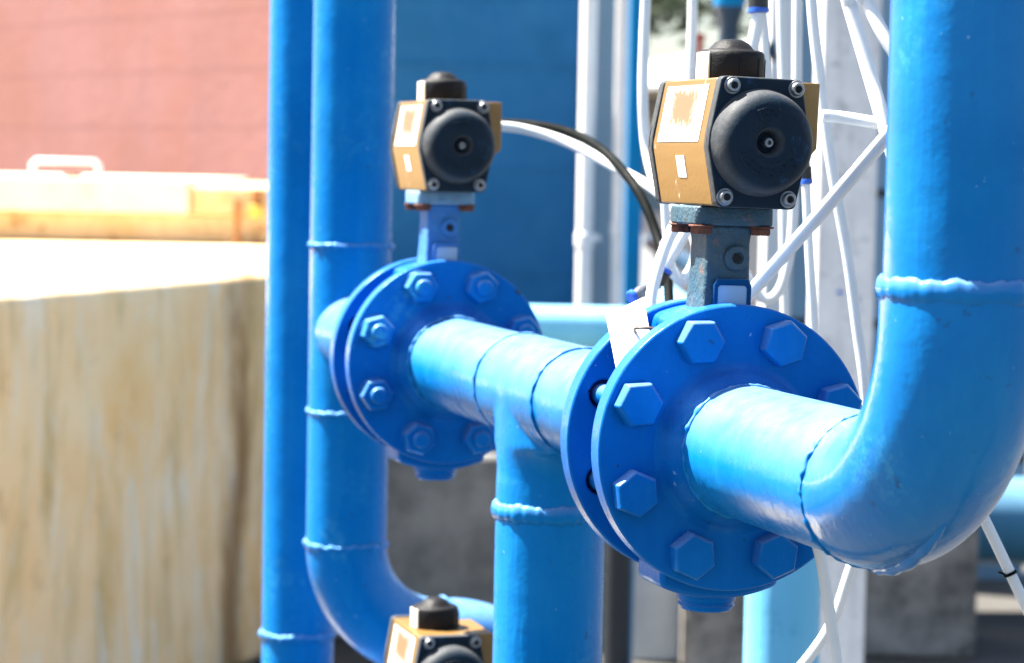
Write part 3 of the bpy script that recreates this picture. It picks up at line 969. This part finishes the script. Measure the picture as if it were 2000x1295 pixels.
fitting('black fitting with blue collar above the paper tag', (1297, 530), (1280, 560), 0.0062, 2.10)
fb = thing('tube_connector', P(1278, 558, 2.10), 'grey metal connector leading down to the paper tag', 'fitting')
ax = P(1240, 578, 2.09) - P(1278, 558, 2.10)
L = ax.length
MB().lathe([(0.004, 0), (0.0048, 0.001), (0.0048, L * 0.5), (0.0056, L * 0.55), (0.0056, L * 0.8), (0.0046, L * 0.85), (0.0046, L)], (0, 0, 0), ax, 20).build('barrel', 'screw_steel', fb)
MB().lathe([(0.0050, L), (0.0062, L + 0.001), (0.0062, L + 0.004), (0.0050, L + 0.005)], (0, 0, 0), ax, 20).build('collar', 'collar_blue', fb)
fitting('small black and blue fitting below the port of the near actuator', (1575, 352), (1573, 318), 0.0052, 2.15)
fitting('black and blue fitting at the top edge above the black indicator cap', (1481, 18), (1481, -20), 0.0088, 2.2)

# paper tag hung on the near flanges
tg = thing('paper_tag', P(1225, 650, 1.79), 'blank white paper tag wired to the near pair of flanges', 'tag')
o_ = P(1225, 650, 1.79)
cor = [(1183, 616, 1.823), (1257, 580, 1.817), (1270, 655, 1.804), (1275, 740, 1.799), (1208, 745, 1.799)]
vs = [P(*c_) - o_ for c_ in cor]
nrm = (vs[1] - vs[0]).cross(vs[2] - vs[0]).normalized() * 0.0006
mb = MB().add(vs + [v + nrm for v in vs], [(0, 1, 2, 3, 4), (5, 6, 7, 8, 9)] + [(i, (i + 1) % 5, 5 + (i + 1) % 5, 5 + i) for i in range(5)])
mb.build('sheet', 'paper', tg, smooth=0)
w = spline([P(*p) - o_ for p in ((1241, 650, 1.812), (1240, 642, 1.800), (1256, 640, 1.794), (1285, 643, 1.793), (1310, 650, 1.799))], 8)
MB().sweep(w, 0.0011, 8).build('wire', 'wire_brown', tg)

# ------------------------------------------------------------------ background
gr = MB()
gr.add([(-150, -60, 0), (150, -60, 0), (150, 260, 0), (-150, 260, 0)], [(0, 1, 2, 3)])
tag(gr.build('ground', 'ground_concrete', smooth=0), None, None, None, 'structure')


ap = MB().box(-1.80, -0.58, 3.7, 7.2, 0.0, 0.03)  # unseen pale slab added to bounce sunlight onto the tank face
tag(ap.build('bounce_slab', 'bounce_concrete', smooth=0), None, None, None, 'structure')


def wbox(name, px0, px1, py0, py1, d, depth, mat, label, cat, group=None, bevel=0.01, z0=None, yaw=0.0):
    """box whose near face spans the pixels at distance d and which runs back by depth"""
    a, b = P(px0, (py0 + py1) / 2, d), P(px1, (py0 + py1) / 2, d)
    zt, zb = P((px0 + px1) / 2, py0, d).z, P((px0 + px1) / 2, py1, d).z
    if z0 is not None:
        zb = z0
    cx, w = (a.x + b.x) / 2, b.x - a.x
    t = thing(name, (cx, a.y, zb), label, cat, group, yaw)
    o = MB().box(-w / 2, w / 2, 0, depth, 0, zt - zb).build('body', mat, t, bevel=bevel)
    return t, w, zt - zb


# added wall, its salmon colour stands in for the pink light leak
wl_ = MB().prism([(-0.8, 15.6), (-8.0, 25.2), (-7.7, 25.4), (-0.5, 15.8)], 0, 6, 'z').build('leak_tint_wall', 'leak_tint')
tag(wl_, 'added salmon pink wall in the tint of the light leak behind the concrete tank', 'wall')

# concrete tank on the left
KT = 0.82


def kz(z):
    return 1.5 - (1.5 - z) * KT


TX, TY = -1.05 * KT, 8.9 * KT


def tbox(x0, x1, y0, y1, z0, z1):
    return MB().box(x0 * KT - TX, x1 * KT - TX, y0 * KT - TY, y1 * KT - TY, z0, z1)


tk = thing('concrete_tank', (TX, TY, 0), 'big stained beige concrete tank filling the lower left', 'tank')
foot = [(-1.93, 6.2), (-1.075, 8.82), (-1.035, 8.93), (-0.60, 10.2), (-0.75, 16.0), (-7, 16.0), (-7, 6.2)]
MB().prism([(x * KT - TX, y * KT - TY) for x, y in foot], 0.0, kz(1.1), 'z').build('body', 'tank_concrete', tk, bevel=0.035, seg=4)
tbox(-6, -0.79, 12.5, 15.5, kz(1.098), kz(1.245)).build('curb', 'curb_concrete', tk, bevel=0.01)
tbox(-1.58, -0.785, 12.46, 15.3, kz(1.243), kz(1.385)).build('slab', 'curb_concrete', tk, bevel=0.015)
ld = thing('hatch_lid', (-1.58 * KT, 12.4 * KT, kz(1.246)), 'cream steel hatch lid with a wire handle on the concrete tank', 'lid')
MB().box(-3.4, 0.0, 0.0, 2.3, 0.0, 0.165 * KT).build('panel', 'lid_paint', ld, bevel=0.01)
hz = 0.165 * KT
hx0, hx1 = P(64, 330, 10.3).x + 1.58 * KT, P(192, 330, 10.3).x + 1.58 * KT
hp = [(hx0, 0.15, hz - 0.01), (hx0, 0.15, hz + 0.052), (hx0 + 0.014, 0.15, hz + 0.064), (hx1 - 0.014, 0.15, hz + 0.064), (hx1, 0.15, hz + 0.052), (hx1, 0.15, hz - 0.01)]
MB().sweep(hp, 0.011, 10).build('handle', 'white_paint', ld)
MB().box((hx0 + hx1) / 2, (hx0 + hx1) / 2 + 0.06, 0.10, 0.2, hz - 0.005, hz + 0.012).build('hinge_plate', 'dark_rust', ld)
hs = thing('steel_hasp', P(463, 473, 10.17), 'rusty upright steel hasp at the end of the tank hatch', 'hasp')
MB().box(-0.011, 0.011, -0.01, 0.02, 0, 0.17).build('bar', 'dark_rust', hs, bevel=0.004)
MB().box(-0.026, 0.026, -0.02, 0.02, 0, 0.02).build('foot', 'dark_rust', hs, bevel=0.004)
pdl = thing('padlock', P(500, 425, 10.15), 'small brass padlock hanging near the end of the tank hatch', 'padlock')
MB().box(-0.024, 0.024, -0.013, 0.013, 0, 0.05).build('case', 'brass', pdl, bevel=0.006)
MB().sweep(arc((0, 0, 0.055), (1, 0, 0), (0, 0, 1), 0.018, -0.3, PI + 0.3, 12), 0.005, 8).build('shackle', 'dark_rust', pdl)
MB().box(-0.016, 0.016, 0.014, 0.06, 0.02, 0.11).build('staple', 'dark_rust', pdl)

# blue tank on its plinth
wbox('concrete_plinth', 560, 1190, 885, 1265, 8.05, 1.2, 'dark_concrete', 'dark mottled concrete plinth seen low between the blue pipes', 'plinth', None, 0.02, 0.0)
bt = thing('blue_cabinet', P(915, 885, 8.25), 'large dark blue steel cabinet wall behind the far actuator', 'cabinet')
zb = bt.location.z
xa, xb = P(690, 400, 8.25).x - bt.location.x, P(1128, 400, 8.25).x - bt.location.x
MB().box(xa, xb, 0, 0.9, 0.001, 2.4).build('shell', 'cabinet_paint', bt, bevel=0.01)
for k in range(5):
    zz = 0.25 + 0.33 * k
    MB().box(xa + 0.02, xb - 0.02, -0.004, 0.01, zz, zz + 0.012).build('seam', 'cabinet_paint', bt)
gp, _, _ = wbox('grey_panel', 1128, 1226, -260, 900, 8.3, 0.3, 'slate_panel', 'slate grey steel panel behind the two white conduits', 'panel', None, 0.004, 0.0)
for (px, wpx, lab, jy) in ((1143, 31, 'white conduit against the edge of the blue cabinet', 470), (1209, 27, 'white conduit beside the teal post', 450)):
    c_ = P(px, 400, 7.9)
    t = thing('conduit', (c_.x, c_.y, 0), lab, 'conduit', 'white vertical conduits')
    rr = wpx / 2 / FPX * 7.9
    MB().cyl((0, 0, 0), (0, 0, 1), rr, 3.0, 24).build('pipe', 'white_paint', t)
    MB().cyl((0, 0, P(px, jy + 15, 7.9).z), (0, 0, 1), rr * 1.18, 0.05, 24, 0.006).build('coupling', 'white_paint', t)
    MB().box(rr * 0.6, rr * 1.9, -0.01, 0.01, P(px, jy, 7.9).z, P(px, jy - 12, 7.9).z).build('clip', 'white_paint', t)
wbox('teal_post', 1224, 1256, -260, 900, 7.6, 0.06, 'teal_paint', 'slim teal blue post right of the white conduits', 'post', None, 0.004, 0.0)

# horizontal pale pipe behind the tee
hpipe = thing('pale_pipe', P(1000, 634, 5.6), 'pale blue horizontal pipe glimpsed behind the tee and the paper tag', 'pipe')
o_ = hpipe.location.copy()
e0, e1 = P(800, 630, 5.6) - o_, P(1260, 641, 5.6) - o_
dr = (e1 - e0).normalized()
rr = 0.0455
pth = [e0 + Vector((-0.114, 1.6, 0)), e0 + Vector((-0.114, 0.114, 0))] + arc(e0 + Vector((0, 0.114, 0)), (-1, 0, 0), (0, -1, 0), 0.114, 0, PI / 2, 12)[1:] + \
    arc(e1 + Vector((0, 0.114, 0)), (0, -1, 0), (1, 0, 0), 0.114, 0, PI / 2, 12) + [e1 + Vector((0.114, 1.6, 0))]
MB().sweep(pth, rr, 48).build('pipe', 'pale_pipe_paint', hpipe)

# light blue stand pipe below the near flange
sp = P(1528, 1200, 2.95)
st_ = thing('stand_pipe', (sp.x, sp.y, 0), 'light blue stand pipe rising from the ground under the near flange', 'pipe')
MB().sweep([(0, 0, 0.0), (0, 0, 0.5), (0, 0, 1.16)], 0.0435, 64).build('pipe', 'pale_pipe_paint', st_)
MB().lathe([(0.0, 1.155), (0.052, 1.155), (0.052, 1.17), (0.03, 1.19), (0.0, 1.195)], (0, 0, 0), (0, 0, 1), 48).build('cap', 'pale_pipe_paint', st_)

# concrete post and blocks
pt = thing('concrete_post', (P(1648, 640, 5.0).x, P(1648, 640, 5.0).y, 0), 'pale grey concrete post with blue paint specks behind the tubes', 'post')
w = 116 / FPX * 5.0
MB().box(-w / 2, w / 2, 0, w, 0, 3.0).build('shaft', 'post_concrete', pt, bevel=0.006)
rnd = random.Random(12)
for (px, py) in ((1640, 571), (1672, 585)):
    q = P(px, py, 4.998)
    b = MB().lathe([(0.006, 0), (0.0045, 0.0016), (0, 0.002)], (0, 0, 0), (0, -1, 0), 12)
    b.xf(Matrix.Translation((q.x - pt.location.x, -0.0003, q.z)) @ Matrix.Diagonal((1.1, 1, 0.7, 1)))
    b.build('paint_speck', 'collar_blue', pt)
wbox('concrete_block', 1690, 1912, 870, 1268, 7.95, 0.5, 'block_concrete', 'mottled dark concrete block on the ground below the front elbow', 'block', 'concrete blocks on the ground', 0.015, 0.0)
wbox('concrete_block', 1338, 1470, 1080, 1290, 7.6, 0.5, 'block_concrete', 'stained concrete block left of the light blue stand pipe', 'block', 'concrete blocks on the ground', 0.015, 0.0)
wbox('grey_pillar', 1236, 1338, 700, 1275, 7.8, 0.3, 'grey_render', 'smooth light grey pillar right of the tee branch', 'pillar', None, 0.01, 0.0)
dp = P(1208, 1100, 7.7)
d_ = thing('drain_pipe', (dp.x, dp.y, 0), 'dark drain pipe in the shade right of the tee branch', 'pipe')
MB().cyl((0, 0, 0), (0, 0, 1), 0.045, 0.85, 32).build('pipe', 'drain_dark', d_)
MB().cyl((0, 0, 0.80), (0, 0, 1), 0.056, 0.06, 32, 0.008).build('socket', 'drain_dark', d_)

# big pale pipe at the right edge
bp = thing('big_pipe', P(1980, 1020, 8.75), 'large pale blue pipe lying behind the elbow at the right edge', 'pipe')
o_ = bp.location.copy()
MB().sweep([P(1800, 1012, 8.75) - o_, P(2700, 1040, 8.9) - o_], 0.150, 64).build('pipe', 'big_pipe_paint', bp)
for px in (2180, 2420):
    pp = P(px, 1022, 8.75)
    MB().box(-0.06, 0.06, -0.1, 0.1, -pp.z, -0.145).xf(Matrix.Translation(pp - o_)).build('saddle', 'dark_concrete', bp)

# far building, grey clad wall, vent, tree
fb_ = thing('far_building', (0.95, 22, 0), 'overexposed white building far behind the near actuator', 'building', None, R(-38))
MB().box(-0.05, 8, 0, 6, 0, 2.25).build('wall', 'pale_wall', fb_)
MB().prism([(-0.45, 2.12), (-0.45, 2.16), (8.3, 2.16), (8.3, 2.12)], -0.7, 0.0).build('fascia', 'cream_paint', fb_)
rf = MB().add([(-0.5, -0.75, 2.16), (8.4, -0.75, 2.16), (8.4, 3, 2.75), (-0.5, 3, 2.75), (-0.5, -0.75, 2.20), (8.4, -0.75, 2.20), (8.4, 3, 2.79), (-0.5, 3, 2.79)],
             [(0, 1, 2, 3), (4, 5, 6, 7), (0, 1, 5, 4), (1, 2, 6, 5), (2, 3, 7, 6), (3, 0, 4, 7)])
rf.build('roof', 'white_paint', fb_, smooth=0)
MB().box(-0.35, 8, -0.25, 0.0, 1.86, 1.93).build('ledge', 'cream_paint', fb_)
MB().box(0.0, 8, -0.02, 0.0, 1.15, 1.75).build('window_band', 'slate_panel', fb_)
gw = thing('clad_wall', (P(1540, 600, 9.5).x, P(1540, 600, 9.5).y, 0), 'blue grey clad wall with dark joints behind the concrete post', 'wall')
MB().box(0, 0.9, 0, 0.2, 0, 3.2).build('cladding', 'slate_panel', gw)
for py in (385, 640, 900):
    zz = P(1710, py, 9.5).z
    MB().box(0.001, 0.9, -0.006, 0.01, zz, zz + 0.03).build('joint', 'drain_dark', gw)
MB().box(-0.10, -0.0, -0.05, 0.1, 0, 3.2).build('corner_trim', 'white_paint', gw)

vt = thing('vent_pipe', P(1415, 400, 6.0), 'dark navy vent pipe with a wide cap behind the black indicator cap', 'vent')
o_ = vt.location.copy()
k = 6.0 / FPX
MB().lathe([(22 * k, -100 * k), (22 * k, 0.0), (22 * k, 240 * k), (40 * k, 280 * k), (40 * k, 300 * k), (20 * k, 312 * k), (19 * k, 345 * k), (30 * k, 385 * k)], (0, 0, 0), (0, 0, 1), 32).build('pipe', 'navy_paint', vt)
MB().sweep([(0, 0, -95 * k)] + arc((0, 0.06, -100 * k), (0, -1, 0), (0, 0, -1), 0.06, 0, PI / 2, 10) + [(0, 3.2, -100 * k - 0.06)], 22 * k, 24).build('bend', 'navy_paint', vt)
MB().lathe([(30 * k, 384 * k), (31 * k, 388 * k), (31 * k, 430 * k), (26 * k, 438 * k), (0, 440 * k)], (0, 0, 0), (0, 0, 1), 32).build('cap', 'teal_paint', vt)
MB().lathe([(12 * k, 0), (12 * k, 60 * k), (20 * k, 62 * k), (20 * k, 74 * k)], (20 * k, 0, 290 * k), (1, 0, 0.15), 24).build('side_outlet', 'navy_paint', vt)
rp = P(1366, 118, 8.0)
rv = thing('red_marker', (rp.x, rp.y, 0), 'thin red marker post left of the black indicator cap', 'post')
MB().cyl((0, 0, 0), (0, 0, 1), 0.012, P(1366, 75, 8.0).z, 12).build('rod', 'red_paint', rv)
MB().cyl((0, 0, P(1366, 78, 8.0).z), (0, 0, 1), 0.017, 0.02, 12, 0.003).build('tip', 'red_paint', rv)

tp = P(1244, 100, 24)
tree = thing('leafy_tree', (tp.x, tp.y, 0), 'blurred leafy green tree at the top edge right of the conduits', 'tree')
MB().sweep([(0, 0, 0), (0.03, 0, 1.2), (0.0, 0.05, 2.4), (0.15, 0, 3.6)], [0.12, 0.09, 0.07, 0.03], 12).build('trunk', 'bark', tree)
rnd = random.Random(7)
lv = MB()
for cl in range(46):
    cc = Vector((rnd.gauss(0.35, 0.42), rnd.gauss(0, 0.5), 3.15 + rnd.gauss(0, 0.42)))
    if cc.z < 2.72 + rnd.random() * 0.25:
        cc.z = 2.9 + rnd.random() * 0.5
    for _ in range(20):
        p = cc + Vector((rnd.gauss(0, .11), rnd.gauss(0, .12), rnd.gauss(0, .08)))
        a = Vector((rnd.gauss(0, 1), rnd.gauss(0, 1), rnd.gauss(0, .6))).normalized() * 0.085
        b = a.cross(Vector((rnd.gauss(0, 1), rnd.gauss(0, 1), rnd.gauss(0, 1)))).normalized() * 0.036
        lv.add([p - a, p + b, p + a, p - b], [(0, 1, 2, 3)])
lv.build('crown', 'leaf_green', tree, smooth=0)
